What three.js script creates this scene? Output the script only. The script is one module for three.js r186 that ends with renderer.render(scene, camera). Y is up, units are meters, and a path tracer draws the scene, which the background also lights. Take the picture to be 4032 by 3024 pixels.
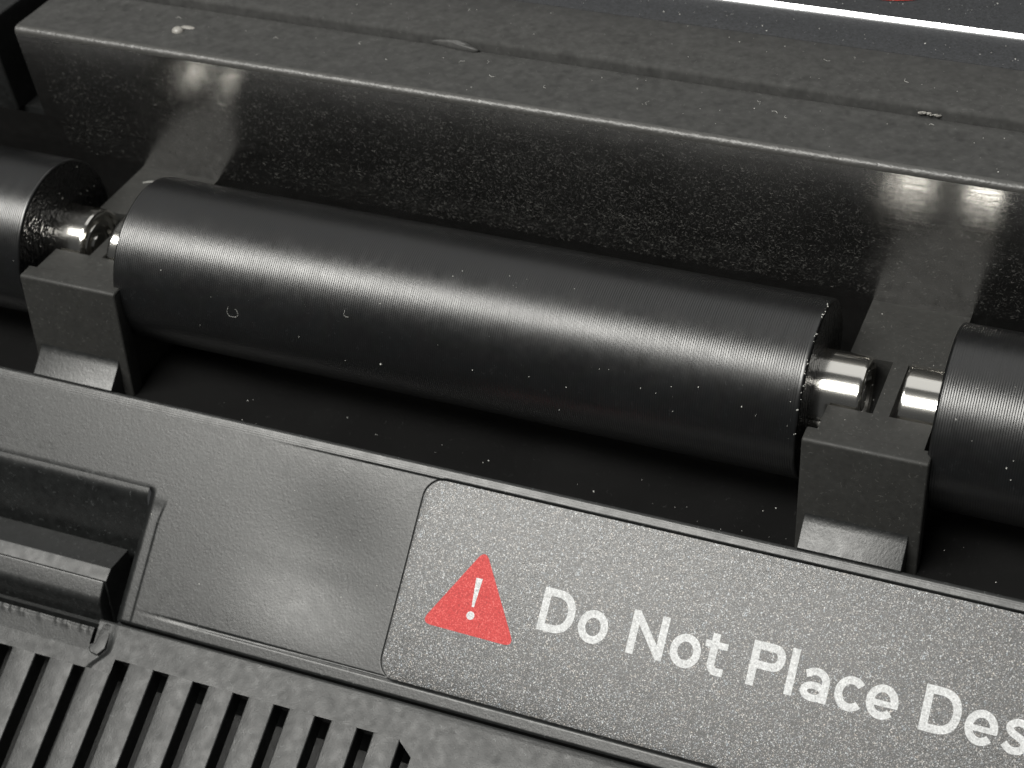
import * as THREE from 'three';
import { mergeGeometries, toCreasedNormals, mergeVertices } from 'three/addons/utils/BufferGeometryUtils.js';
import { RectAreaLightUniformsLib } from 'three/addons/lights/RectAreaLightUniformsLib.js';

// ---------------------------------------------------------------- camera, light, exposure
// Lengths below are written in millimetres (mm); put() turns finished shapes into metres.
const MM = 0.001;
const scene = new THREE.Scene();
const camera = new THREE.PerspectiveCamera(23.24, 4 / 3, 0.01, 20);
camera.position.set(117.09, 124.13, 159.73).multiplyScalar(MM);
{
  const right = new THREE.Vector3(0.92634, -0.04305, -0.37422);
  const down = new THREE.Vector3(0.19458, -0.79596, 0.57322);
  const fwd = new THREE.Vector3(-0.32254, -0.60381, -0.72896);
  camera.quaternion.setFromRotationMatrix(new THREE.Matrix4().makeBasis(right, down.clone().negate(), fwd.clone().negate()));
}
camera.focus = 0.2;
camera.userData.fStop = 44;
scene.add(camera);

RectAreaLightUniformsLib.init();
scene.background = new THREE.Color().setRGB(0.045, 0.046, 0.046);
const LAMP_AIM = new THREE.Vector3(50, 0, 8).multiplyScalar(MM);
const LAMP_DIR = new THREE.Vector3(-0.27, 0.82, 0.5).normalize();
const LAMP_DIST = 0.8, LAMP_W = 0.6, LAMP_H = 0.25, LAMP_POWER = 16;
const lampLight = new THREE.RectAreaLight(new THREE.Color().setRGB(1, 0.985, 0.935), LAMP_POWER, LAMP_W, LAMP_H);
lampLight.position.copy(LAMP_AIM).addScaledVector(LAMP_DIR, LAMP_DIST);
lampLight.lookAt(LAMP_AIM);
scene.add(lampLight);
// added dim fill light overhead and behind, standing in for a bright ceiling
const FILL_W = 1.8, FILL_H = 1.2, FILL_POWER = 0.32;
const fillLight = new THREE.RectAreaLight(new THREE.Color().setRGB(1, 0.995, 0.97), FILL_POWER, FILL_W, FILL_H);
fillLight.position.set(0.1, 1.35, -0.55);
fillLight.lookAt(0.05, 0, 0);
scene.add(fillLight);

const renderer = new THREE.WebGLRenderer({ antialias: true });
renderer.toneMapping = THREE.LinearToneMapping;
renderer.toneMappingExposure = 1;
renderer.shadowMap.enabled = true;

// ---------------------------------------------------------------- helpers
let seed = 7;
const rnd = () => { seed = (seed * 1664525 + 1013904223) >>> 0; return seed / 4294967296; };
const clamp = (v, a, b) => Math.min(b, Math.max(a, v));
const sm = (a, b, v) => { const t = clamp((v - a) / (b - a), 0, 1); return t * t * (3 - 2 * t); };
const used = {};
function numbered(name) { const n = used[name] = (used[name] ?? -1) + 1; return n ? name + '_' + String(n).padStart(3, '0') : name; }
function thing(name, label, category, group) {
  const o = new THREE.Group(); o.name = numbered(name);
  o.userData = { label, category }; if (group) o.userData.group = group;
  scene.add(o); return o;
}
// uv from the two axes across the face, in mm
function boxUV(g) {
  g = g.index ? g.toNonIndexed() : g;
  const p = g.attributes.position, uv = new Float32Array(p.count * 2);
  const a = new THREE.Vector3(), b = new THREE.Vector3(), c = new THREE.Vector3();
  for (let i = 0; i < p.count; i += 3) {
    a.fromBufferAttribute(p, i); b.fromBufferAttribute(p, i + 1); c.fromBufferAttribute(p, i + 2);
    const n = b.clone().sub(a).cross(c.clone().sub(a)); const ax = Math.abs(n.x), ay = Math.abs(n.y), az = Math.abs(n.z);
    for (const [k, v] of [[0, a], [1, b], [2, c]]) {
      const q = (i + k) * 2;
      if (ax >= ay && ax >= az) { uv[q] = v.z; uv[q + 1] = v.y; }
      else if (ay >= az) { uv[q] = v.x; uv[q + 1] = v.z; }
      else { uv[q] = v.x; uv[q + 1] = v.y; }
    }
  }
  g.setAttribute('uv', new THREE.BufferAttribute(uv, 2));
  return g;
}
const keep = (g) => { for (const k of Object.keys(g.attributes)) if (!['position', 'normal', 'uv'].includes(k)) g.deleteAttribute(k); return g; };
function join(list) {
  const all = list.map((g) => keep(g.index ? g.toNonIndexed() : g));
  return all.length > 1 ? mergeGeometries(all) : all[0];
}
function put(name, g, mat, parent, label) {
  g = Array.isArray(g) ? join(g) : g;
  g = g.clone(); g.scale(MM, MM, MM);
  const m = new THREE.Mesh(g, mat); m.name = name; m.castShadow = m.receiveShadow = true;
  if (label) m.userData.label = label;
  (parent ?? scene).add(m); return m;
}
// profile of [z, y] points swept along x; smooth where it bends gently
function sweep(pts, x0, x1, crease = 0.6) {
  const pos = [], uv = []; let v = 0;
  for (let i = 0; i + 1 < pts.length; i++) {
    const [za, ya] = pts[i], [zb, yb] = pts[i + 1], l = Math.hypot(zb - za, yb - ya);
    const q = [[x0, ya, za, v], [x1, ya, za, v], [x1, yb, zb, v + l], [x0, yb, zb, v + l]];
    for (const k of [0, 2, 1, 0, 3, 2]) { pos.push(q[k][0], q[k][1], q[k][2]); uv.push(q[k][0], q[k][3]); }
    v += l;
  }
  let g = new THREE.BufferGeometry();
  g.setAttribute('position', new THREE.Float32BufferAttribute(pos, 3));
  g.setAttribute('uv', new THREE.Float32BufferAttribute(uv, 2));
  g = toCreasedNormals(g, crease);
  return g;
}
// outline of [z, y] points filled and given thickness along x
function slab(pts, x0, x1, bevel = 0, crease = 0.5) {
  const s = pts.isShape ? pts : new THREE.Shape(pts.map(([z, y]) => new THREE.Vector2(z, y)));
  let g = new THREE.ExtrudeGeometry(s, { depth: x1 - x0 - 2 * bevel, bevelEnabled: bevel > 0, bevelSize: bevel, bevelThickness: bevel, bevelOffset: -bevel, bevelSegments: 3, curveSegments: 20 });
  g.applyMatrix4(new THREE.Matrix4().set(0, 0, -1, x1 - bevel, 0, 1, 0, 0, 1, 0, 0, 0, 0, 0, 0, 1));
  return boxUV(toCreasedNormals(g, crease));
}
function arc(cz, cy, r, a0, a1, n = 8) { // angles in degrees from +z towards +y
  const out = [];
  for (let i = 0; i <= n; i++) { const a = (a0 + (a1 - a0) * i / n) * Math.PI / 180; out.push([cz + r * Math.cos(a), cy + r * Math.sin(a)]); }
  return out;
}
// polyline with rounded corners: points [z, y, r]
function rounded(pts, n = 7) {
  const out = [];
  pts.forEach(([z, y, r], i) => {
    if (!r || i === 0 || i === pts.length - 1) { out.push([z, y]); return; }
    const a = new THREE.Vector2(...pts[i - 1].slice(0, 2)).sub(new THREE.Vector2(z, y)).normalize(), b = new THREE.Vector2(...pts[i + 1].slice(0, 2)).sub(new THREE.Vector2(z, y)).normalize();
    const half = Math.acos(clamp(a.dot(b), -1, 1)) / 2, t = r / Math.tan(half), p = new THREE.Vector2(z, y);
    const A = p.clone().addScaledVector(a, t), B = p.clone().addScaledVector(b, t), C = p.clone().addScaledVector(a.clone().add(b).normalize(), r / Math.sin(half));
    let a0 = Math.atan2(A.y - C.y, A.x - C.x), a1 = Math.atan2(B.y - C.y, B.x - C.x);
    if (a1 - a0 > Math.PI) a1 -= 2 * Math.PI; if (a0 - a1 > Math.PI) a1 += 2 * Math.PI;
    for (let k = 0; k <= n; k++) { const t2 = a0 + (a1 - a0) * k / n; out.push([C.x + r * Math.cos(t2), C.y + r * Math.sin(t2)]); }
  });
  return out;
}
// sloping planes: (x, s down the slope, h off it) to a point
const frame = (y0, z0, deg) => {
  const c = Math.cos(deg * Math.PI / 180), s = Math.sin(deg * Math.PI / 180);
  return (x, t, h = 0) => new THREE.Vector3(x, y0 - t * s + h * c, z0 + t * c + h * s);
};
const plate = frame(-10.9, 13.7, 43), panel = frame(-28.8, 32.9, 30);
function field(fr, xs, ss, h, skip) {
  const pos = [], uv = [], idx = [], W = xs.length;
  for (const s of ss) for (const x of xs) { const p = fr(x, s, h(x, s)); pos.push(p.x, p.y, p.z); uv.push(x, s); }
  for (let j = 0; j + 1 < ss.length; j++) for (let i = 0; i + 1 < W; i++) {
    if (skip && skip((xs[i] + xs[i + 1]) / 2, (ss[j] + ss[j + 1]) / 2)) continue;
    const a = j * W + i, b = a + 1, c = a + W, d = c + 1;
    idx.push(a, c, b, b, c, d);
  }
  const g = new THREE.BufferGeometry();
  g.setAttribute('position', new THREE.Float32BufferAttribute(pos, 3));
  g.setAttribute('uv', new THREE.Float32BufferAttribute(uv, 2));
  g.setIndex(idx); g.computeVertexNormals();
  return g;
}
const range = (a, b, step) => { const n = Math.max(1, Math.round((b - a) / step)); return Array.from({ length: n + 1 }, (_, i) => a + (b - a) * i / n); };
// a band of wall hanging from an edge: pts are vectors on the edge, `to` the offset of its foot
function skirt(pts, to, flip) {
  const pos = [], idx = [], uv = [];
  pts.forEach((p, i) => { pos.push(p.x, p.y, p.z, p.x + to.x, p.y + to.y, p.z + to.z); uv.push(i, 0, i, 3); });
  for (let i = 0; i + 1 < pts.length; i++) { const a = 2 * i; idx.push(...(flip ? [a, a + 2, a + 1, a + 1, a + 2, a + 3] : [a, a + 1, a + 2, a + 2, a + 1, a + 3])); }
  const g = new THREE.BufferGeometry();
  g.setAttribute('position', new THREE.Float32BufferAttribute(pos, 3));
  g.setAttribute('uv', new THREE.Float32BufferAttribute(uv, 2));
  g.setIndex(idx); g.computeVertexNormals(); return boxUV(toCreasedNormals(g, 0.7));
}

// ---------------------------------------------------------------- textures (tiles measured in mm)
function noise(n, blur) {
  let a = new Float32Array(n * n); for (let i = 0; i < a.length; i++) a[i] = rnd() + rnd() + rnd() - 1.5;
  const r = Math.ceil(blur * 2.5), w = []; let tot = 0;
  for (let k = -r; k <= r; k++) { const q = Math.exp(-k * k / (2 * blur * blur)); w.push(q); tot += q; }
  for (const [dx, dy] of [[1, 0], [0, 1]]) {
    const b = new Float32Array(n * n);
    for (let y = 0; y < n; y++) for (let x = 0; x < n; x++) {
      let s = 0; for (let k = -r; k <= r; k++) s += w[k + r] * a[((y + dy * k + n * 8) % n) * n + ((x + dx * k + n * 8) % n)];
      b[y * n + x] = s / tot;
    }
    a = b;
  }
  let m = 0, v = 0; for (const q of a) m += q; m /= a.length; for (const q of a) v += (q - m) ** 2; v = Math.sqrt(v / a.length);
  for (let i = 0; i < a.length; i++) a[i] = (a[i] - m) / v;
  return a;
}
function big(n, blurOfN) { // soft patches: small noise enlarged
  const k = 64, a = noise(k, Math.max(0.6, blurOfN * k)), out = new Float32Array(n * n);
  for (let y = 0; y < n; y++) for (let x = 0; x < n; x++) {
    const fx = x / n * k, fy = y / n * k, x0 = fx | 0, y0 = fy | 0, tx = fx - x0, ty = fy - y0, g = (i, j) => a[((j + k) % k) * k + ((i + k) % k)];
    out[y * n + x] = (g(x0, y0) * (1 - tx) + g(x0 + 1, y0) * tx) * (1 - ty) + (g(x0, y0 + 1) * (1 - tx) + g(x0 + 1, y0 + 1) * tx) * ty;
  }
  return out;
}
const toS = (v) => { v = clamp(v, 0, 1); return 255 * (v <= 0.0031308 ? 12.92 * v : 1.055 * v ** (1 / 2.4) - 0.055); };
function tex(n, fn, tile, srgb) {
  const d = new Uint8Array(n * n * 4);
  for (let i = 0; i < n * n; i++) {
    const c = fn(i), rgb = typeof c === 'number' ? [c, c, c] : c;
    for (let k = 0; k < 3; k++) d[i * 4 + k] = srgb ? toS(rgb[k]) : clamp(rgb[k], 0, 1) * 255;
    d[i * 4 + 3] = 255;
  }
  const t = new THREE.DataTexture(d, n, n); t.wrapS = t.wrapT = THREE.RepeatWrapping;
  t.magFilter = THREE.LinearFilter; t.minFilter = THREE.LinearMipmapLinearFilter; t.generateMipmaps = true;
  if (srgb) t.colorSpace = THREE.SRGBColorSpace;
  t.repeat.set(1 / tile, 1 / tile); t.needsUpdate = true; return t;
}
const again = (t, tile, rot = 0) => { const c = t.clone(); c.repeat.set(1 / tile, 1 / tile); c.rotation = rot; c.needsUpdate = true; return c; };
// dust: curved hairs and specks drawn into a tileable layer
function dustLayer(n, pxPerMm, hairs, specks, patches, lengthMm = 0.7) {
  const a = new Float32Array(n * n);
  const dab = (x, y, v) => { const x0 = Math.floor(x), y0 = Math.floor(y), tx = x - x0, ty = y - y0;
    for (const [i, j, w] of [[0, 0, (1 - tx) * (1 - ty)], [1, 0, tx * (1 - ty)], [0, 1, (1 - tx) * ty], [1, 1, tx * ty]]) { const q = ((y0 + j + n * 4) % n) * n + ((x0 + i + n * 4) % n); a[q] = Math.min(1, a[q] + v * w); } };
  const ok = (x, y) => !patches || rnd() < clamp(0.55 + 0.2 * patches[(y | 0) * n + (x | 0)], 0.15, 1);
  for (let k = 0; k < hairs; k++) {
    let x = rnd() * n, y = rnd() * n; if (!ok(x, y)) continue;
    let d = rnd() * 6.283, bend = (rnd() - 0.5) * 0.35; const v = 0.15 + 0.5 * rnd() ** 2, L = (0.25 + rnd() * lengthMm) * pxPerMm;
    for (let s = 0; s < L; s += 0.7) { dab(x, y, v); x = (x + 0.7 * Math.cos(d) + n) % n; y = (y + 0.7 * Math.sin(d) + n) % n; d += bend + (rnd() - 0.5) * 0.2; }
  }
  for (let k = 0; k < specks; k++) {
    const x = rnd() * n, y = rnd() * n; if (!ok(x, y)) continue;
    const r = 0.5 + rnd() * 0.9, v = 0.3 + 0.7 * rnd() ** 3;
    for (let i = 0; i < 5; i++) dab(x + (rnd() - 0.5) * 2 * r, y + (rnd() - 0.5) * 2 * r, v * 0.8);
  }
  return a;
}
const N = 1024;
const fineA = noise(N, 1.6), fineB = noise(N, 4), patchA = big(N, 0.05), patchB = big(N, 0.012);
const lightDust = dustLayer(N, 20.5, 1700, 1800, patchB, 0.5);
const softWear = noise(N, 7);

// tiles of 50 mm at 20 px per mm
const bumpFine = tex(N, (i) => 0.5 + 0.11 * fineB[i] + 0.06 * fineA[i], 32);          // moulded grain
const wipes = (() => { const n = N, a = new Float32Array(n * n); // fine wipe scratches, mostly one way
  for (let k = 0; k < 1500; k++) {
    let x = rnd() * n, y = rnd() * n; const d = -0.62 + (rnd() - 0.5) * 0.5, L = (1 + 4 * rnd() ** 2) * 34, v = (rnd() < 0.5 ? -1 : 1) * (0.1 + 0.3 * rnd() ** 2);
    for (let q = 0; q < L; q += 0.8) { const f = Math.sin(Math.PI * q / L) * v, i = ((y | 0) + n) % n * n + ((x | 0) + n) % n; a[i] += f; x = (x + 0.8 * Math.cos(d) + n) % n; y = (y + 0.8 * Math.sin(d) + n) % n; }
  } return a; })();
const bumpWipe = tex(N, (i) => 0.5 + 0.085 * fineB[i] + 0.05 * fineA[i] + 0.35 * clamp(wipes[i], -0.6, 0.6), 21);
const bumpSand = tex(N, (i) => 0.5 + 0.15 * fineA[i] + 0.05 * fineB[i], 26);           // coarse sparkle of the sticker
const roughMap = tex(N, (i) => 0.86 + 0.035 * softWear[i] + 0.3 * lightDust[i], 50);
const plasticMap = tex(N, (i) => { const v = 0.012 * (1 + 0.03 * patchB[i] + 0.1 * fineB[i] + 0.05 * softWear[i]) + 0.13 * lightDust[i]; return [v * 0.93, v, v * 1.0]; }, 50, true);
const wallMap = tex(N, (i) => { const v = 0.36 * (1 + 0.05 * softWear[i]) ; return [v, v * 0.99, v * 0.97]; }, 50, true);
const smearMap = tex(N, (i) => 0.84 + 0.015 * clamp(patchA[i], -2, 2) + 0.03 * softWear[i] + 0.3 * lightDust[i] * lightDust[i], 46);
const lineNoise = (() => { const a = new Float32Array(N * N), rows = noise(N, 0.8); for (let y = 0; y < N; y++) { let v = 0; for (let x = 0; x < N * 2; x++) { v = v * 0.985 + rows[y * N + (x % N)] * 0.17; a[y * N + (x % N)] = v; } } return a; })();
const brush = tex(N, (i) => 0.5 + 0.13 * lineNoise[i], 34);
const brushRough = tex(N, (i) => 0.85 + 0.05 * lineNoise[i] + 0.1 * clamp(patchA[i], -1.5, 1.5), 60);
const dustyMap = tex(N, (i) => { const v = 0.05 * (1 + 0.05 * patchB[i] + 0.06 * fineB[i] + 0.06 * softWear[i]) + 0.07 * lightDust[i]; return [v, v, v * 0.97]; }, 50, true);
const greyMap = tex(N, (i) => { const v = 0.03 * (1 + 0.03 * patchB[i] + 0.05 * fineB[i]) + 0.14 * lightDust[i]; return [v, v, v * 0.94]; }, 50, true);
const lidMap = tex(N, (i) => { const v = 0.034 * (1 + 0.15 * fineA[i]) + 0.16 * lightDust[i] * lightDust[i]; return [v * 0.95, v, v * 1.1]; }, 44, true);
const trayMap = tex(N, (i) => { const v = 0.01 * (1 + 0.08 * patchA[i]) + 0.05 * lightDust[i] * lightDust[i]; return v; }, 50, true);
const rollerMap = tex(N, (i) => { const v = 0.006 * (1 + 0.06 * patchA[i]) + 0.05 * lightDust[i] * lightDust[i]; return [v * 0.95, v, v * 1.06]; }, 46, true);
const flakeMap = tex(N, (i) => { const f = clamp(fineA[i] - 0.55, 0, 2.2), v = 0.03 * (1 + 0.65 * clamp(fineA[i], -1.5, 1)) + 0.27 * f; const t = fineB[i] * 0.05; return [v * (1 + t), v, v * (1 - t)]; }, 26, true);
const whiteMap = tex(N, (i) => { const v = 0.63 + 0.08 * fineA[i] + 0.03 * fineB[i]; return [v * 0.985, v, v * 1.01]; }, 26, true);
const redMap = tex(N, (i) => { const v = 1 + 0.12 * fineA[i], p = clamp(fineA[i] - 0.3, 0, 2); return [0.56 * v, 0.032 * v + 0.045 * p, 0.03 * v + 0.04 * p]; }, 26, true);
const bumpScratch = tex(512, ((a) => (i) => 0.5 + 0.1 * a[i])(noise(512, 1)), 9);

const std = (o) => new THREE.MeshStandardMaterial(o), phys = (o) => new THREE.MeshPhysicalMaterial(o);
const M = {
  plastic: phys({ ior: 1.62, map: plasticMap, roughness: 0.45, roughnessMap: roughMap, bumpMap: bumpWipe, bumpScale: 1.3e-5 }),
  vent: phys({ ior: 1.58, map: again(plasticMap, 46, 0.2), roughness: 0.58, roughnessMap: again(roughMap, 39), bumpMap: again(bumpFine, 15), bumpScale: 1.9e-5 }),
  post: phys({ ior: 1.5, map: again(greyMap, 37, 0.6), roughness: 0.7, roughnessMap: again(roughMap, 41), bumpMap: again(bumpFine, 19), bumpScale: 0.6e-5 }),
  shiny: phys({ ior: 1.8, map: again(plasticMap, 31, 0.4), roughness: 0.5, roughnessMap: again(roughMap, 37), bumpMap: again(bumpFine, 19), bumpScale: 1.6e-5 }),  // same plastic with added gloss, so the lit foot comes out brighter
  smooth: phys({ ior: 1.6, map: again(plasticMap, 37, 0.6), roughness: 0.58, roughnessMap: again(roughMap, 41), bumpMap: again(bumpFine, 24), bumpScale: 0.9e-5 }),
  ridge: phys({ ior: 1.55, map: again(dustyMap, 47, 1.1), roughness: 0.68, roughnessMap: again(roughMap, 45, 0.4), bumpMap: again(bumpFine, 19), bumpScale: 0.8e-5 }),
  ledge: std({ map: again(dustyMap, 43, 0.9), roughness: 0.95, bumpMap: again(bumpFine, 19), bumpScale: 0.8e-5 }),
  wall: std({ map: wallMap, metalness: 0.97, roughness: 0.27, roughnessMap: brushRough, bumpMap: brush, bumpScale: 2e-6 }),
  edge: phys({ ior: 1.65, color: new THREE.Color().setRGB(0.06, 0.059, 0.056), roughness: 0.5, roughnessMap: again(roughMap, 23), bumpMap: again(bumpFine, 46), bumpScale: 7e-5 }),
  wallDust: std({ color: new THREE.Color().setRGB(0.15, 0.15, 0.147), roughness: 0.9 }),
  lid: std({ map: lidMap, roughness: 0.7, bumpMap: again(bumpFine, 22), bumpScale: 1.4e-5 }),
  tray: std({ map: trayMap, roughness: 0.3, bumpMap: again(bumpFine, 30), bumpScale: 0.2e-5 }),
  rubber: phys({ ior: 1.8, map: rollerMap, roughness: 0.38, roughnessMap: smearMap }),
  rubberEnd: std({ color: new THREE.Color().setRGB(0.008, 0.008, 0.0085), roughness: 0.3, bumpMap: again(bumpFine, 46), bumpScale: 26e-5 }),
  chrome: std({ color: new THREE.Color().setRGB(0.93, 0.91, 0.86), metalness: 1, roughness: 0.15, bumpMap: bumpScratch, bumpScale: 1.5e-6 }),
  trim: std({ color: new THREE.Color().setRGB(0.85, 0.86, 0.88), metalness: 1, roughness: 0.22 }),
  sticker: phys({ ior: 1.75, map: again(flakeMap, 19), roughness: 0.44, bumpMap: again(bumpSand, 15), bumpScale: 2.2e-5 }),
  white: std({ map: whiteMap, roughness: 0.6, bumpMap: bumpSand, bumpScale: 1.6e-5 }),
  red: std({ map: redMap, roughness: 0.6, bumpMap: bumpSand, bumpScale: 1.6e-5 }),
  redPrint: std({ color: new THREE.Color().setRGB(0.6, 0.05, 0.04), roughness: 0.5 }),
  dust: std({ color: new THREE.Color().setRGB(0.6, 0.6, 0.57), roughness: 0.9 }),
  nub: std({ color: new THREE.Color().setRGB(0.3, 0.29, 0.27), roughness: 0.35 }),
  lampBody: std({ color: new THREE.Color().setRGB(0.6, 0.6, 0.6), roughness: 0.6 }),
  lampGlow: std({ color: new THREE.Color(0xffffff), emissive: new THREE.Color().setRGB(1, 0.985, 0.935), emissiveIntensity: 3 }),
  fillGlow: std({ color: new THREE.Color(0xffffff), emissive: new THREE.Color().setRGB(1, 0.995, 0.97), emissiveIntensity: 0.3 }),
};

// ---------------------------------------------------------------- the machine
const machine = thing('feed_machine', 'black plastic machine body with a roller trough, sloping front and slotted vent', 'machine');
const X0 = -60, X1 = 150;

// --- tray under the rollers
{
  const tray = new THREE.Group(); tray.name = 'roller_tray'; machine.add(tray);
  put('tray_floor', slab([[-19, -13.2], [13.6, -13.2], [13.6, -15], [-19, -15]], X0, X1), M.tray, tray, 'glossy black floor of the roller trough');
}

// --- rear cover: the tall wall, its ridge, the sunken ledge behind it
const RIM = -24.3;
{
  const rear = new THREE.Group(); rear.name = 'rear_cover'; machine.add(rear);
    const wall = rounded([[-18.42, -13.5], [-12.23, 21.6, 0.75], [-23.6, 21.6]]).slice(0, -1);   // foot, then the rounded front edge
  put('rear_wall', sweep([wall[0], [-14.62, 8.0]], X0, X1), M.wall, rear, 'dusty glossy black wall behind the rollers');
  put('rear_wall', sweep([[-14.62, 8.0], wall[1]], RIM, X1), M.wall, rear);
  put('shiny_edge', sweep(wall.slice(1), RIM, X1, 1.2), M.edge, rear, 'bright worn front edge of the ledge');  // separate glossier strip that strengthens the highlight along this edge
  const last = wall[wall.length - 1];
  put('ridge', sweep([last, [-23.5, 21.6], [-23.55, 20.9], [-23.7, 20.9]], RIM, X1, 0.3), M.ridge, rear, 'narrow level ledge above the wall');
  put('rear_ledge', sweep([[-23.7, 20.9], ...rounded([[-23.72, 21.4], [-23.8, 22.97, 0.6], [-26, 22.97]]), [-34.85, 22.97], [-34.93, 22.89], [-34.96, 22.5]], RIM, X1, 0.9), M.ledge, rear);
  // left end: the gap beside the ridge and the body beyond it
  const prof = [...wall.slice(1), [-60, 21.6], [-60, 8], [-14.62, 8]];
  put('side_body', slab(prof, X0, -28.3, 0.4), M.smooth, rear);
  put('gap_floor', slab([[-16, 7.99], [-60, 7.99], [-60, 6], [-16, 6]], -30, -20), M.smooth, rear);
  put('gap_side', slab([[-13.2, 21.0], [-14.9, 8.01], [-60, 8.01], [-60, 20.0], [-24, 20.0], [-23, 21.0]], RIM, RIM + 0.4), M.smooth, rear);
  // melted lump bridging the step, and a pale scuff further right
  const blob = (x, y, z, sx, sy, sz, rot) => { const g = new THREE.SphereGeometry(1, 18, 12); const p = g.attributes.position; for (let i = 0; i < p.count; i++) { const k = 1 + 0.12 * Math.sin(7 * p.getX(i) + 5 * p.getZ(i)) + 0.08 * Math.sin(13 * p.getZ(i)); p.setXYZ(i, p.getX(i) * sx * k, p.getY(i) * sy * k, p.getZ(i) * sz * k); } g.computeVertexNormals(); g.rotateY(rot); g.translate(x, y, z); return boxUV(g); };
  put('moulding_flash', blob(30.5, 21.75, -23.75, 3.6, 0.75, 0.55, -0.12), M.ridge, rear, 'smeared lump across the step line');
  { const flecks = []; for (let k = 0; k < 16; k++) flecks.push(blob(87.6 + (rnd() - 0.4) * 2.4, 22.0 + 0.25 * rnd(), -23.6 + 0.1 * rnd(), 0.12 + 0.3 * rnd(), 0.05 + 0.1 * rnd(), 0.08, rnd()));
    put('scuff', flecks, M.nub, rear, 'pale scuff on the step line'); }
  // moulding nub on the ridge; its glossy highlight is coloured in as pale grey
  const dome = new THREE.SphereGeometry(0.72, 20, 10, 0, Math.PI * 2, 0, Math.PI / 2); dome.scale(1.05, 0.8, 1);
  const lump = new THREE.SphereGeometry(0.5, 16, 8, 0, Math.PI * 2, 0, Math.PI / 2); lump.scale(1.9, 0.3, 0.8); lump.translate(0.7, 0, -1.25);
  const nub = put('moulding_nub', join([dome, lump]), M.nub, rear, 'small moulding nub on the ledge, its highlight coloured in pale grey');
  nub.position.set(-3.7, 21.58, -17.5).multiplyScalar(MM);
}
// --- lid beyond the rear cover
{
  const lid = new THREE.Group(); lid.name = 'top_lid'; machine.add(lid); lid.position.set(0, 0.35, 0.72).multiplyScalar(MM);
  put('lid_strip', sweep([[-35.68, 22.2], [-35.78, 22.6], [-35.95, 22.66], [-42.4, 22.66]], RIM - 6, X1), M.lid, lid);
  put('lid_panel', sweep([[-43.04, 23.2], [-43.1, 23.4], [-43.3, 23.44], [-90, 23.44]], RIM - 6, X1), M.lid, lid);
  put('chrome_trim', sweep([[-42.4, 22.2], [-42.4, 22.67], [-43.04, 23.36], [-43.04, 23.1]], RIM - 6, X1, 1), M.trim, lid, 'thin polished bright metal trim line');
  const ring = new THREE.RingGeometry(5.4, 6.9, 48, 1); ring.rotateX(-Math.PI / 2); ring.translate(77.0, 23.58, -53.7);
  put('emblem', boxUV(ring), M.redPrint, lid, 'red round printed mark');
}

// --- roller supports
function support(dx, label) {
  const g = new THREE.Group(); g.name = 'roller_support'; g.userData.label = label; machine.add(g);
  const top = 1.9, zb = -15.75, zf = 9.0;
  const full = [[zb, top], [zf, top], [zf, -13.3], [zb - 2.6, -13.3]];
  const notch = [[zb, top], [-4.75, top], ...arc(0, -0.1, 4.75, 180, 360, 20), [4.75, top], [zf, top], [zf, -13.3], [zb - 2.6, -13.3]];
  put('post', [slab(notch, 84.8 + dx, 89.6 + dx), slab(full, 89.6 + dx, 91.3 + dx), slab(notch, 91.3 + dx, 95.9 + dx)], M.post, g);
  const face = rounded([[9.002, top - 1], [9.002, top, 0.01], [11.15, top, 0.42], [11.25, -13.3]]);
  put('front_plate', slab([...face, [9.002, -13.3]], 83.62 + dx, 96.88 + dx, 0.3), M.post, g, 'dark upright front face of the support');
  const foot = [[11.2, -7.9], [11.26, -8.15], [11.42, -8.45], [11.75, -8.85], [13.75, -10.75], [13.75, -13.3], [11.2, -13.3]];
  put('foot', slab(foot, 84.5 + dx, 95.65 + dx, 0.12), M.shiny, g, 'sloping foot of the support, made shinier so it looks lit');
}
support(0, 'right roller support with two shaft notches');
support(-96.1, 'left roller support with two shaft notches');

// --- sloping front cover
const dish = (x, s) => {
  let h = 0;
  h -= 0.14 * sm(1.25, 1.5, s) * sm(24.55, 24.3, s) * sm(20, 40, x);                       // pocket of the sticker
  h -= 0.4 * Math.exp(-(((x - 31.5) / 8) ** 2)) * sm(1.6, 13, s) * sm(24.4, 15, s);        // shallow hollow left of it
  h -= 0.12 * sm(24.2, 24.45, s) * sm(24.9, 24.5, s) * sm(9, 24, x);                         // line above the lower lip
  if (s > 0.15 && s < 1.35) h += 0.006 * Math.sin(s * 26) * sm(0.15, 0.4, s) * sm(1.35, 1.1, s);
  h -= 0.12 * clamp(1 - s / 0.4, 0, 1) ** 2 + 0.1 * clamp(1 - s / 1.35, 0, 1) ** 2;                                             // rolled upper edge
  h -= 0.14 * clamp((s - 25.9) / 0.3, 0, 1) ** 2;                                        // rolled lower edge
  { // fine gap round the sticker
    const qx = Math.max(44.32 - x, 0), qs = Math.abs(s - 12.925) - (11.475 - 2.3), d = (x > 44.32 ? qs - 2.3 : qs > 0 ? Math.hypot(qx, qs) - 2.3 : qx - 2.3);
    h -= 0.11 * sm(-0.3, -0.02, d) * sm(0.3, 0.12, d);
  }
  const low = sm(10.1, 10.7, s);
  h -= 0.1 * sm(10.9, 12.6, s) * sm(10.45, 10.05, x - 0.5 * (1 - sm(10.5, 14, s)));                       // step round the recess
  h -= low * 0.75 * clamp((9.1 - x) / 1.1, 0, 1) ** 2;                                    // rolled edge of the recess
  return h;
};
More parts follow.
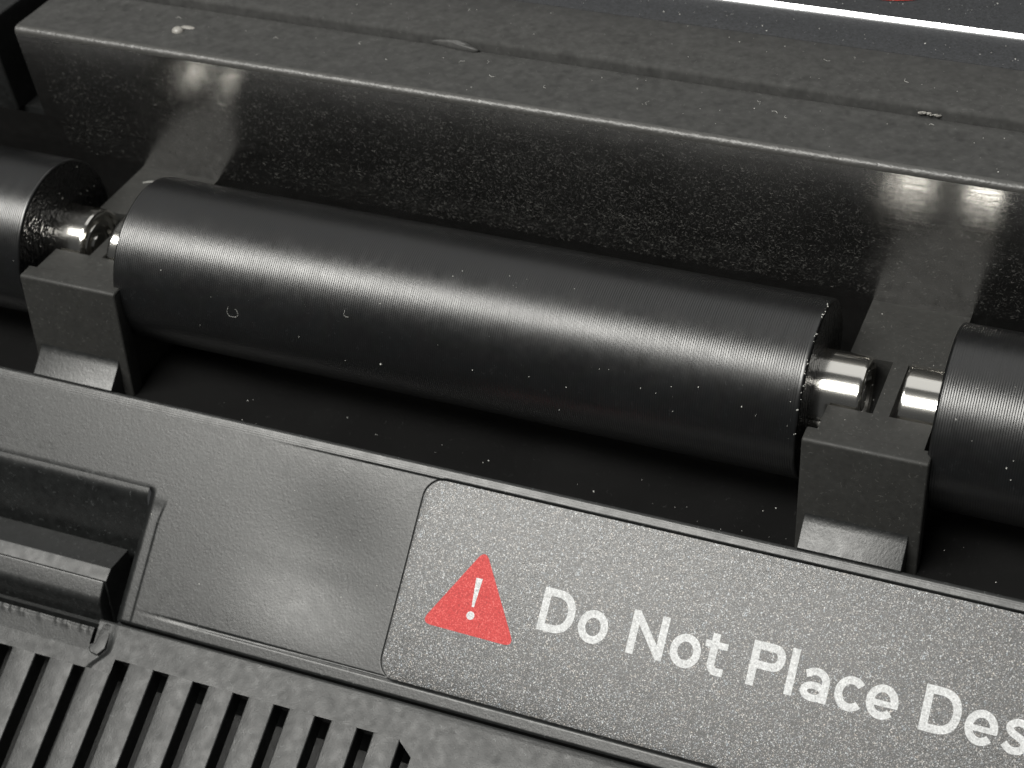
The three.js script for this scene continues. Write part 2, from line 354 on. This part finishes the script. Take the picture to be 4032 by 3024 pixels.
{
  const cover = new THREE.Group(); cover.name = 'front_cover'; machine.add(cover);
  const xs = [...range(8, 12, 0.1), ...range(12.5, 41.5, 0.5), ...range(41.56, 44.6, 0.08), ...range(45, 60, 0.5), ...range(62, X1, 4)];
  const ss = [...range(0, 4, 0.06), ...range(4.2, 21.6, 0.3), ...range(21.7, 23.8, 0.08), ...range(23.9, 26.2, 0.08)];
  const gA = field(plate, xs, ss, dish);
  const xl = range(X0, 8, 0.5), sl = [...range(0, 1.6, 0.05), ...range(1.8, 10.2, 0.3)];
  const gB = field(plate, xl, sl, dish);
  // upper edge of the recess: rolls over into its back wall
  const p0 = plate(0, 10.2), c43 = Math.cos(43 * Math.PI / 180), s43 = Math.sin(43 * Math.PI / 180);
  const e1 = [p0.z + 1.0 * c43, p0.y - 1.0 * s43];
  const wallDir = [Math.cos(80 * Math.PI / 180), -Math.sin(80 * Math.PI / 180)];
  const lip = rounded([[p0.z, p0.y], [e1[0], e1[1], 1.8], [e1[0] + wallDir[0] * 13, e1[1] + wallDir[1] * 13]], 12);
  const gC = sweep(lip.map((p) => p).reverse(), X0, 8, 1.2);
  const side = range(10.2, 26.2, 0.2).map((s) => plate(8, s, dish(8, s)));
  const gD = skirt(side, new THREE.Vector3(0, -9, -5), false);
  const gE = skirt(xs.map((x) => plate(x, 26.2, dish(x, 26.2))), new THREE.Vector3(0, -1.6, -0.8), false);
  const gF = skirt([...xl, ...xs].map((x) => plate(x, 0, dish(x, 0))), new THREE.Vector3(0, -2.6, -0.12), true);
  put('cover_plate', [gA, gB, gE, gF], M.plastic, cover, 'sloping grey black front cover with a moulded grain');
  put('recess_wall', [gC, gD], M.plastic, cover, 'dark back wall of the grip recess');
}

// --- latch bar inside the recess
{
  const bar = new THREE.Group(); bar.name = 'latch_bar'; machine.add(bar);
  put('rail', slab(rounded([[24.5, -33], [24.5, -25.6], [28.3, -25.35, 0.3], [29.75, -26.2, 0.2], [29.75, -33]]), X0, 5.6, 0.12), M.smooth, bar);
  put('bar', slab(rounded([[28, -34], [28, -26.3], [29.7, -26.3, 0.5], [31.35, -28.15, 1.8], [31.6, -34]]), X0, 5.3, 0.3), M.shiny, bar, 'dark rounded latch bar with a lit upper edge');
}

// --- slotted vent below the cover
const PITCH = 5.235, SLOT = 1.84, FIRST = 10.2 - 7 * PITCH;
const slotX = (k) => FIRST + k * PITCH;                        // left edge of slot k; k = 7 is the first on the high part
const scurve = (t) => 8.5 - 1.7 * sm(3.4, 6.3, t) + 0.15 * sm(0.6, 2.5, t);   // edge between low left part and high right part
const lowPart = (x, t) => {
  let low = -0.6;
  low += 0.5 * clamp((4.1 - t) / 2.7, 0, 1);
  const m = sm(-0.45, 0.75, x - scurve(t));
  return low * (1 - m);
};
const chips = [[-8.9, 0.3], [-7.6, 0.2], [-6.6, 0.34], [-5.5, 0.2], [-4.2, 0.3], [-3.6, 0.16], [-1.4, 0.34], [0.9, 0.2], [1.9, 0.36], [2.5, 0.2], [4.4, 0.26], [5.5, 0.2]];
const chipped = (x, t) => { if (x > 6.2 || t > 2.7) return 0; let h = 0; for (const [c, w] of chips) h += 0.11 * Math.exp(-(((x - c - 0.15 * (t - 1.5)) / (w + 0.08)) ** 2)) * sm(2.6, 1.5, t); return h - 0.12 * sm(1.9, 1.42, t); };
const vent = (x, t) => lowPart(x, t) + chipped(x, t) - 0.12 * clamp(1 - (t - 0.22) / 0.3, 0, 1) ** 2 - 0.12 * sm(25, 75, x) * clamp(1 - (t - 0.22) / 0.8, 0, 1);
{
  const grille = new THREE.Group(); grille.name = 'vent_grille'; machine.add(grille);
  const down = panel(0, 0, -1).sub(panel(0, 0, 0)).multiplyScalar(2.6);
  const xh = [...range(X0, -12, 1), ...range(-11.9, 11, 0.1), ...range(11.5, 62, 0.5), ...range(64, X1, 4)];
  const skipTop = (x, t) => (x < 6.2 && t < 1.42) || (x > 5.95 && x < 6.45 && t > 0.8 && t < 3.3);
  const th = range(0.22, 4.35, 0.1);
  const header = field(panel, xh, th, vent, skipTop);
  const x1 = [...range(X0, 4, 1), ...range(4.1, 10.2, 0.1)], t1 = range(4.35, 6.1, 0.1);
  const lowField = field(panel, x1, t1, vent);
  const jag = range(X0, 6.2, 0.1).map((x) => panel(x, 1.42, vent(x, 1.42)));
  put('vent_frame', [header, lowField,
    skirt(xh.filter((x) => x >= 10.2).map((x) => panel(x, 4.35, vent(x, 4.35))), down, false),
    skirt(x1.map((x) => panel(x, 6.1, vent(x, 6.1))), down, false),
    skirt(range(4.35, 6.1, 0.2).map((t) => panel(10.2, t, vent(10.2, t))), down, true),
    skirt(jag, down, true),
    skirt(xh.filter((x) => x >= 6.4).map((x) => panel(x, 0.22, vent(x, 0.22))), down, true)], M.vent, grille);
  // small tab beside the recess
  const tab = new THREE.Shape([[6.35, 3.75], [6.45, 3.35], [6.95, 3.2], [7.0, 0.9], [7.4, 0.55], [8.1, 0.7], [8.2, 3.4], [7.6, 4.3], [6.7, 4.2]].map(([x, t]) => new THREE.Vector2(x, -t)));
  let tg = new THREE.ExtrudeGeometry(tab, { depth: 0.7, bevelEnabled: true, bevelSize: 0.12, bevelThickness: 0.15, bevelSegments: 3 });
  { const o = panel(0, 0, -0.95), ex = new THREE.Vector3(1, 0, 0), ey = panel(0, -1).sub(panel(0, 0)), ez = panel(0, 0, 1).sub(panel(0, 0, 0)); tg.applyMatrix4(new THREE.Matrix4().makeBasis(ex, ey, ez).setPosition(o)); }
  put('tab', boxUV(toCreasedNormals(tg, 0.6)), M.vent, grille);
  // slats between the slots
  const T1 = 34;
  const slat = (xa, xb, t0, h, cut) => {
    const w = xb - xa, r = 0.34, sh = new THREE.Shape();
    sh.moveTo(0, -2.6); sh.lineTo(w, -2.6); sh.lineTo(w, -r); sh.quadraticCurveTo(w, -0.1, w - 0.22, -0.085); sh.quadraticCurveTo(w / 2, 0.085, 0.22, -0.085); sh.quadraticCurveTo(0, -0.1, 0, -r); sh.lineTo(0, -2.6);
    const g = new THREE.ExtrudeGeometry(sh, { depth: T1 - t0, bevelEnabled: false, curveSegments: 8 });
    const o = panel(xa, t0, h), ex = new THREE.Vector3(1, 0, 0), ey = panel(0, 0, 1).sub(panel(0, 0, 0)), ez = panel(0, 1).sub(panel(0, 0));
    g.applyMatrix4(new THREE.Matrix4().makeBasis(ex, ey, ez).setPosition(o));
    return boxUV(toCreasedNormals(g, 0.7));
  };
  for (let k = 0; k <= 14; k++) {
    const a = slotX(k) + SLOT + (rnd() - 0.5) * 0.07, b = slotX(k + 1) + (rnd() - 0.5) * 0.07;
    if (k < 6) put('slat', slat(a, b, 6.1, -0.6), M.vent, grille);
    else if (k === 6) put('slat', slat(a, b, 6.1, 0), M.vent, grille);
    else if (k < 14) put('slat', slat(a, b, 4.35, 0), M.vent, grille);
  }
  const slantPiece = () => { // the last slot starts with a slanted end
    const a = slotX(14), P = [[a, 4.35], [a + SLOT, 4.35], [a + SLOT, 5.9], [a, 4.5]];
    const sh = new THREE.Shape(P.map(([x, t]) => new THREE.Vector2(x, -t))), g = new THREE.ExtrudeGeometry(sh, { depth: 2.5, bevelEnabled: false });
    g.applyMatrix4(new THREE.Matrix4().makeBasis(new THREE.Vector3(1, 0, 0), panel(0, -1).sub(panel(0, 0)), panel(0, 0, 1).sub(panel(0, 0, 0))).setPosition(panel(0, 0, -2.5)));
    return boxUV(g);
  };
  // the plain part right of the last slot, with the slanted end of that slot
  const xr = slotX(14) + SLOT;
  const plain = [...range(xr, 62, 0.5), ...range(64, X1, 4)], tp = range(4.35, T1, 0.6);
  put('vent_border', [field(panel, plain, tp, () => 0), skirt(tp.map((t) => panel(xr, t, 0)), down, false),
    slantPiece()], M.vent, grille);
}
put('inner_floor', [slab([[32.2, -40.0], [60, -56], [60, -57.5], [32.2, -41.5]], X0, X1), slab([[32.1, -30.6], [32.6, -30.6], [32.6, -39.9], [32.1, -39.9]], X0, X1)], M.vent, machine, 'dark inside behind the vent slots');

// ---------------------------------------------------------------- warning sticker
{
  const st = thing('warning_label', 'grey glittery sticker with a red triangle and white words on the sloping front', 'sticker');
  const O = plate(0, 0, 0), ex = new THREE.Vector3(1, 0, 0), ey = plate(0, -1).sub(plate(0, 0)), ez = plate(0, 0, 1).sub(plate(0, 0));
  const onPlate = (g, h) => { g.applyMatrix4(new THREE.Matrix4().makeBasis(ex, ey, ez).setPosition(O.clone().addScaledVector(ez, h))); return g; };
  const rect = (x0, y0, x1, y1, r) => { const s = new THREE.Shape(); s.moveTo(x0 + r, y0); s.lineTo(x1 - r, y0); s.absarc(x1 - r, y0 + r, r, -Math.PI / 2, 0); s.lineTo(x1, y1 - r); s.absarc(x1 - r, y1 - r, r, 0, Math.PI / 2); s.lineTo(x0 + r, y1); s.absarc(x0 + r, y1 - r, r, Math.PI / 2, Math.PI); s.lineTo(x0, y0 + r); s.absarc(x0 + r, y0 + r, r, Math.PI, 1.5 * Math.PI); return s; };
  const planarUV = (g) => { g = g.index ? g.toNonIndexed() : g; const p = g.attributes.position, uv = new Float32Array(p.count * 2); for (let i = 0; i < p.count; i++) { uv[2 * i] = p.getX(i); uv[2 * i + 1] = p.getY(i); } g.setAttribute('uv', new THREE.BufferAttribute(uv, 2)); return g; };
  const sheet = planarUV(new THREE.ExtrudeGeometry(rect(42.02, -24.4, 138, -1.45, 2.3), { depth: 0.08, bevelEnabled: true, bevelSize: 0.03, bevelThickness: 0.03, bevelOffset: -0.03, bevelSegments: 2, curveSegments: 16 }));
  put('sheet', onPlate(toCreasedNormals(sheet, 0.5), -0.115), M.sticker, st);
  const H = 0.008;
  // red triangle with rounded corners
  const tri = new THREE.Shape(); {
    const P = [[50.78, -7.85], [56.72, -17.62], [45.33, -17.48]].map((p) => new THREE.Vector2(...p)), r = 1.0;
    P.forEach((p, i) => {
      const a = P[(i + 2) % 3].clone().sub(p).normalize(), b = P[(i + 1) % 3].clone().sub(p).normalize(), half = Math.acos(a.dot(b)) / 2, t = r / Math.tan(half) * 0.8;
      const A = p.clone().addScaledVector(a, t), B = p.clone().addScaledVector(b, t);
      if (i) tri.lineTo(A.x, A.y); else tri.moveTo(A.x, A.y);
      tri.quadraticCurveTo(p.x, p.y, B.x, B.y);
    });
  }
  const T = put('warning_triangle', onPlate(planarUV(new THREE.ShapeGeometry(tri, 10)), H), M.red, st, 'red warning triangle with rounded corners');
  const ex1 = new THREE.Shape([[50.5, -11.2], [51.28, -11.17], [51.06, -14.45], [50.78, -14.45]].map((p) => new THREE.Vector2(...p)));
  const dot = new THREE.Shape(); dot.absarc(50.9, -15.42, 0.47, 0, Math.PI * 2);
  put('exclamation_mark', [onPlate(planarUV(new THREE.ShapeGeometry(ex1)), 2 * H), onPlate(planarUV(new THREE.ShapeGeometry(dot, 14)), 2 * H)], M.white, T, 'white exclamation mark');
  // letters: each glyph is a list of shapes in mm with the baseline at 0
  const V = (x, y) => new THREE.Vector2(x, y);
  const stroke = (pts, w) => {
    const L = [], R = [];
    pts.forEach((p, i) => { const a = pts[Math.max(0, i - 1)], b = pts[Math.min(pts.length - 1, i + 1)], d = V(b[0] - a[0], b[1] - a[1]).normalize(); L.push(V(p[0] - d.y * w / 2, p[1] + d.x * w / 2)); R.unshift(V(p[0] + d.y * w / 2, p[1] - d.x * w / 2)); });
    return new THREE.Shape([...L, ...R]);
  };
  const ell = (cx, cy, rx, ry, a0, a1, n = 28) => Array.from({ length: n + 1 }, (_, i) => { const a = (a0 + (a1 - a0) * i / n) * Math.PI / 180; return [cx + rx * Math.cos(a), cy + ry * Math.sin(a)]; });
  const spl = (pts, n = 30) => new THREE.SplineCurve(pts.map((p) => V(...p))).getPoints(n).map((p) => [p.x, p.y]);
  const ring = (cx, cy, rx, ry, w) => { const s = new THREE.Shape(); s.absellipse(cx, cy, rx, ry, 0, Math.PI * 2); const h = new THREE.Path(); h.absellipse(cx, cy, rx - w, ry - w, 0, Math.PI * 2, true); s.holes.push(h); return s; };
  const W = 0.84, xh = 1.76;
  const bowl = (x0, xb, y0, y1, w) => { // stem side straight, right side round
    const s = new THREE.Shape(), r = (y1 - y0) / 2, m = (y0 + y1) / 2;
    s.moveTo(x0, y0); s.lineTo(xb - r * 0.95, y0); s.bezierCurveTo(xb - r * 0.3, y0, xb, y0 + r * 0.42, xb, m); s.bezierCurveTo(xb, y1 - r * 0.42, xb - r * 0.3, y1, xb - r * 0.95, y1); s.lineTo(x0, y1); s.lineTo(x0, y0);
    const h = new THREE.Path(), q = r - w, xi = xb - w; h.moveTo(x0 + w, y0 + w); h.lineTo(x0 + w, y1 - w); h.lineTo(xi - q * 0.95, y1 - w); h.bezierCurveTo(xi - q * 0.3, y1 - w, xi, m + q * 0.58, xi, m); h.bezierCurveTo(xi, m - q * 0.58, xi - q * 0.3, y0 + w, xi - q * 0.95, y0 + w); h.lineTo(x0 + w, y0 + w);
    s.holes.push(h); return s;
  };
  const glyph = {
    D: [bowl(0, 3.95, 0, 4.78, W)],
    o: [ring(1.7, xh, 1.7, 1.84, W)],
    N: [new THREE.Shape([[0, 0], [0, 4.78], [0.72, 4.78], [3.22, 1.55], [3.22, 4.78], [4.06, 4.78], [4.06, 0], [3.36, 0], [0.84, 3.28], [0.84, 0]].map((p) => V(...p)))],
    t: [stroke([[1.0, 4.4], [1.0, 1.15], ...ell(1.78, 1.12, 0.78, 0.72, 180, 262, 8), [2.45, 0.42]], 0.82), stroke([[0, 3.2], [2.45, 3.2]], 0.72)],
    P: [bowl(0, 3.62, 1.9, 4.78, W), new THREE.Shape([[0, 0], [W, 0], [W, 2.0], [0, 2.0]].map((p) => V(...p)))],
    l: [new THREE.Shape([[0, 0], [0.83, 0], [0.83, 4.95], [0, 4.95]].map((p) => V(...p)))],
    a: [stroke([[0.35, 2.72], ...ell(1.42, 2.08, 1.13, 1.04, 132, 0, 16), [2.55, 0.0]], 0.8), stroke(ell(1.4, 1.0, 1.02, 0.66, 0, 360, 30), 0.74)],
    c: [stroke(ell(1.68, xh, 1.28, 1.42, 42, 318, 30), 0.82)],
    e: [stroke(ell(1.66, xh, 1.26, 1.42, 0, 318, 32), 0.8), stroke([[0.7, 1.62], [3.32, 1.62]], 0.6)],
    s: [stroke(spl([[2.4, 2.75], [1.95, 3.15], [1.2, 3.18], [0.62, 2.72], [0.85, 2.15], [1.5, 1.82], [2.15, 1.45], [2.32, 0.85], [1.75, 0.38], [0.95, 0.4], [0.3, 0.9]], 44), 0.76)],
  };
  for (const [ch, x] of [['D', 58.62], ['o', 63.15], ['N', 68.97], ['o', 73.68], ['t', 77.35], ['P', 82.4], ['l', 86.56], ['a', 88.12], ['c', 91.7], ['e', 95.02], ['D', 100.74], ['e', 105.2], ['s', 108.98]]) {
    const base = -(15.06 + (x - 58.6) * 0.0075);
    const parts = glyph[ch].map((s, i) => { const g = planarUV(new THREE.ShapeGeometry(s, 14)); g.translate(x, base, 0); return planarUV(g) && onPlate(g, H + i * 0.006); });
    put('letter', parts, M.white, st, 'white printed letter ' + ch);
  }
}

// ---------------------------------------------------------------- rollers
function makeRoller(label) {
  const t = thing('feed_roller', label, 'roller', undefined);
  const xa = -0.2, xb = 82.8, R = 10, pitch = 0.262, amp = 0.017, pts = [];
  pts.push([9.2, xa], [9.72, xa + 0.02], [9.9, xa + 0.1], [9.985, xa + 0.25]);
  const n = Math.floor((xb - xa - 0.6) / pitch);
  for (let i = 0; i < n; i++) for (let k = 0; k < 5; k++) { const x = xa + 0.3 + (i + k / 5) * pitch; pts.push([R - amp + amp * Math.cos(k / 5 * Math.PI * 2) + 0.0025 * Math.sin(i * 1.7) + 0.002 * Math.sin(i * 0.37), x]); }
  pts.push([9.985, xb - 0.25], [9.9, xb - 0.1], [9.72, xb - 0.02], [9.2, xb]);
  const lathe = (list, seg = 96) => { const g = new THREE.LatheGeometry(list.map(([r, x]) => new THREE.Vector2(r, x)), seg); g.rotateZ(-Math.PI / 2); return g; };
  const sleeve = lathe(pts, 112);
  { const uv = sleeve.attributes.uv, p = sleeve.attributes.position, L = 63; for (let i = 0; i < uv.count; i++) { const u = uv.getX(i); uv.setXY(i, u * L, p.getX(i)); } }
  put('sleeve', sleeve, M.rubber, t, 'matt black rubber sleeve with fine turned rings');
  const end = (x, s) => { const g = new THREE.RingGeometry(4.5, 9.72, 72, 3); g.rotateY(s * Math.PI / 2); g.translate(x, 0, 0); return boxUV(g); };
  put('end_face', end(xb + 0.021, 1), M.rubberEnd, t); put('end_face', end(xa - 0.021, -1), M.rubberEnd, t);
  const shaft = (x0, x1) => { // x1 is the free end
    const d = Math.sign(x1 - x0), list = [[4.58, x0], [4.6, x1 - d * 0.5], [4.6, x1 - d * 0.4], [4.59, x1 - d * 0.3], [4.52, x1 - d * 0.12], [4.3, x1], [3.95, x1 - d * 0.03], [3.75, x1 - d * 0.4], [3.3, x1 - d * 0.42], [3.15, x1 - d * 0.12], [2.7, x1 - d * 0.1], [2.5, x1 - d * 0.6], [1.6, x1 - d * 0.65], [1.4, x1 - d * 0.25], [0.01, x1 - d * 0.2]];
    return boxUV(toCreasedNormals(lathe(d > 0 ? list : list.reverse(), 80), 0.5));
  };
  put('shaft', shaft(xb - 0.5, 87.95), M.chrome, t, 'polished steel shaft end'); put('shaft', shaft(xa + 0.5, -4.65), M.chrome, t, 'polished steel shaft end');
  return t;
}
const roller = makeRoller('long black rubber roller in the middle, between the two supports, whole in view');
for (const [dx, label] of [[-96.1, 'black rubber roller cut off by the left edge, its round end face in view'], [96.6, 'black rubber roller cut off by the right edge, beside the right support']]) {
  const r = roller.clone(); r.name = numbered('feed_roller'); r.position.x = dx * MM; r.userData = { ...roller.userData, label }; scene.add(r);
}

// ---------------------------------------------------------------- dust and lint
{
  const bit = new THREE.IcosahedronGeometry(1, 0); const spots = [];
  const onRoller = (x, a, off = 0) => new THREE.Vector3(x, (10.02 + off) * Math.sin(a), (10.02 + off) * Math.cos(a));
  for (let i = 0; i < 48; i++) { const x = 3 + 80 * rnd() ** 0.75; spots.push([onRoller(x, -0.25 + 1.5 * rnd()), 0.03 + 0.05 * rnd() ** 3]); }
  for (let i = 0; i < 22; i++) spots.push([onRoller(97 + 14 * rnd(), -0.3 + 1.5 * rnd()), 0.03 + 0.06 * rnd() ** 3]);
  for (let i = 0; i < 16; i++) spots.push([onRoller(-30 + 16 * rnd(), 0 + 1.3 * rnd()), 0.03 + 0.04 * rnd() ** 3]);
  for (let i = 0; i < 40; i++) spots.push([new THREE.Vector3(2 + 108 * rnd(), -13.17, 5 + 7 * rnd()), 0.03 + 0.07 * rnd() ** 3]);
  for (let i = 0; i < 60; i++) spots.push([new THREE.Vector3(40 + 70 * rnd(), 23.04, -35.6 - 5 * rnd()), 0.03 + 0.05 * rnd() ** 3]);
  for (let i = 0; i < 70; i++) spots.push([new THREE.Vector3(60 + 60 * rnd(), 23.93, -43.6 - 6 * rnd()), 0.03 + 0.05 * rnd() ** 3]);
  for (let i = 0; i < 70; i++) spots.push([new THREE.Vector3(-20 + 130 * rnd(), 23.0, -25 - 9.5 * rnd()), 0.025 + 0.045 * rnd() ** 3]);
  for (let i = 0; i < 60; i++) spots.push([new THREE.Vector3(-20 + 130 * rnd(), 21.62, -13.5 - 9.5 * rnd()), 0.025 + 0.04 * rnd() ** 3]);
  for (let i = 0; i < 60; i++) { const x = 9 + 33 * rnd(), s = 2 + 22 * rnd(); spots.push([plate(x, s, dish(x, s) + 0.02), 0.02 + 0.04 * rnd() ** 3]); }
  for (let i = 0; i < 10; i++) spots.push([new THREE.Vector3(85.5 + 10 * rnd(), 1.92, -14 + 22 * rnd()), 0.03 + 0.04 * rnd()]);
  for (let i = 0; i < 26; i++) spots.push([onRoller(82.55 + 0.25 * rnd(), 0.1 + 1.7 * rnd(), -0.05), 0.03 + 0.07 * rnd() ** 2]);       // frayed rim
  for (let i = 0; i < 30; i++) { const a = 6.28 * rnd(), q = 5 + 4.5 * rnd(); spots.push([new THREE.Vector3(-13.25, q * Math.sin(a), q * Math.cos(a)), 0.03 + 0.05 * rnd() ** 2]); }
  const im = new THREE.InstancedMesh(bit, M.dust, spots.length), o = new THREE.Object3D();
  spots.forEach(([p, r], i) => { o.position.copy(p).multiplyScalar(MM); o.rotation.set(rnd() * 6, rnd() * 6, rnd() * 6); o.scale.set(r * (0.7 + rnd()), r * 0.7, r * (0.7 + rnd())).multiplyScalar(MM); o.updateMatrix(); im.setMatrixAt(i, o.matrix); });
  im.name = 'dust_specks'; im.userData = { label: 'white dust specks scattered over the rollers and ledges', category: 'dust', kind: 'stuff' }; im.castShadow = true; scene.add(im);
  // short hairs clinging to the tall wall, thickest in the middle
  const hairShape = (k) => { const pts = [], b = 0.4 + 0.9 * rnd(); for (let i = 0; i <= 4; i++) pts.push(new THREE.Vector3((i / 4 - 0.5), 0.12 * b * Math.sin(i * 0.8 + k), 0)); return new THREE.TubeGeometry(new THREE.CatmullRomCurve3(pts), 5, 0.02, 3); };
  for (let v = 0; v < 4; v++) {
    const list = [];
    for (let i = 0; i < 24000; i++) {
      const x = -22 + 135 * rnd(), q = rnd() ** 0.9, y = 2.5 + 18.3 * q;
      const dens = 0.17 + 0.5 * Math.exp(-(((x - 52) / 32) ** 2)) * (1 - 0.5 * q) + 0.14 * Math.sin(x * 0.31 + 2 * Math.sin(y * 0.4)) * Math.sin(y * 0.5 + x * 0.12);
      if (rnd() > dens) continue;
      list.push([x, y]);
    }
    const mesh = new THREE.InstancedMesh(hairShape(v), M.wallDust, list.length), c = new THREE.Color();
    list.forEach(([x, y], i) => {
      const z = -15.7 + (y - 1.9) * Math.cos(80 * Math.PI / 180) / Math.sin(80 * Math.PI / 180) + 0.03, l = 0.08 + 0.36 * rnd() ** 2.5;
      o.position.set(x, y, z).multiplyScalar(MM); o.rotation.set(-0.17 * 0 + (rnd() - 0.5) * 0.5, (rnd() - 0.5) * 0.4, rnd() * 6.28); o.scale.set(l, l, 0.6).multiplyScalar(MM); o.updateMatrix(); mesh.setMatrixAt(i, o.matrix);
      const w = 0.3 + 1.5 * rnd() ** 3; mesh.setColorAt(i, c.setRGB(w, w, w * 0.96));
    });
    mesh.name = numbered('wall_dust'); mesh.userData = { label: 'short pale dust hairs clinging to the tall rear wall', category: 'dust', kind: 'stuff' }; scene.add(mesh);
  }
  // a few curled hairs
  const hairs = [], hair = (pts, r = 0.019) => hairs.push(boxUV(new THREE.TubeGeometry(new THREE.CatmullRomCurve3(pts), 16, r, 5)));
  const rh = (x, a) => onRoller(x, a, 0.03);
  hair([rh(15.5, 0.25), rh(15.3, 0.2), rh(15.5, 0.14), rh(16.1, 0.13), rh(16.6, 0.15), rh(16.7, 0.2), rh(16.35, 0.24)], 0.014);
  hair([rh(30.3, 0.49), rh(30.25, 0.43), rh(30.5, 0.415), rh(30.85, 0.42)], 0.016);
  for (let i = 0; i < 26; i++) {
    const z = -13.5 - 9 * rnd(), x = -20 + 128 * rnd(), d = rnd() * 6.28, l = 0.3 + 0.6 * rnd(), y = i % 3 ? 21.63 : 23.02, zz = i % 3 ? z : z - 12;
    hair([new THREE.Vector3(x, y, zz), new THREE.Vector3(x + l * 0.5 * Math.cos(d), y + 0.03, zz + l * 0.5 * Math.sin(d)), new THREE.Vector3(x + l * Math.cos(d + 0.7), y, zz + l * Math.sin(d + 0.7))], 0.012 + 0.01 * rnd());
  }
  hair([new THREE.Vector3(-9.2, 1.93, -12.2), new THREE.Vector3(-8.5, 1.97, -12.6), new THREE.Vector3(-7.8, 1.93, -12.9)], 0.06);
  put('lint_hairs', hairs, M.dust, scene); const l = scene.children.at(-1); l.userData = { label: 'pale curled hairs and lint lying on the rollers and ledges', category: 'lint', kind: 'stuff' };
}

// ---------------------------------------------------------------- lamp and added fill light, both outside the frame
{
  const makeLamp = (light, w, h, label, glowMat) => {
    const lamp = thing('overhead_light', label, 'lamp');
    const box = new THREE.BoxGeometry(w * 1060, h * 1060, 30); box.translate(0, 0, 22);
    put('housing', boxUV(box), M.lampBody, lamp);
    const glow = new THREE.PlaneGeometry(w * 1000, h * 1000); glow.rotateY(Math.PI); glow.translate(0, 0, 5);
    put('diffuser', boxUV(glow), glowMat, lamp);
    lamp.position.copy(light.position); lamp.quaternion.copy(light.quaternion);
  };
  makeLamp(lampLight, LAMP_W, LAMP_H, 'bright rectangular lamp hanging above and in front of the machine, out of view', M.lampGlow);
  makeLamp(fillLight, FILL_W, FILL_H, 'large dim fill light added above and behind the machine in place of a bright ceiling, out of view', M.fillGlow);
}
renderer.setSize(1024, 768);
renderer.render(scene, camera);
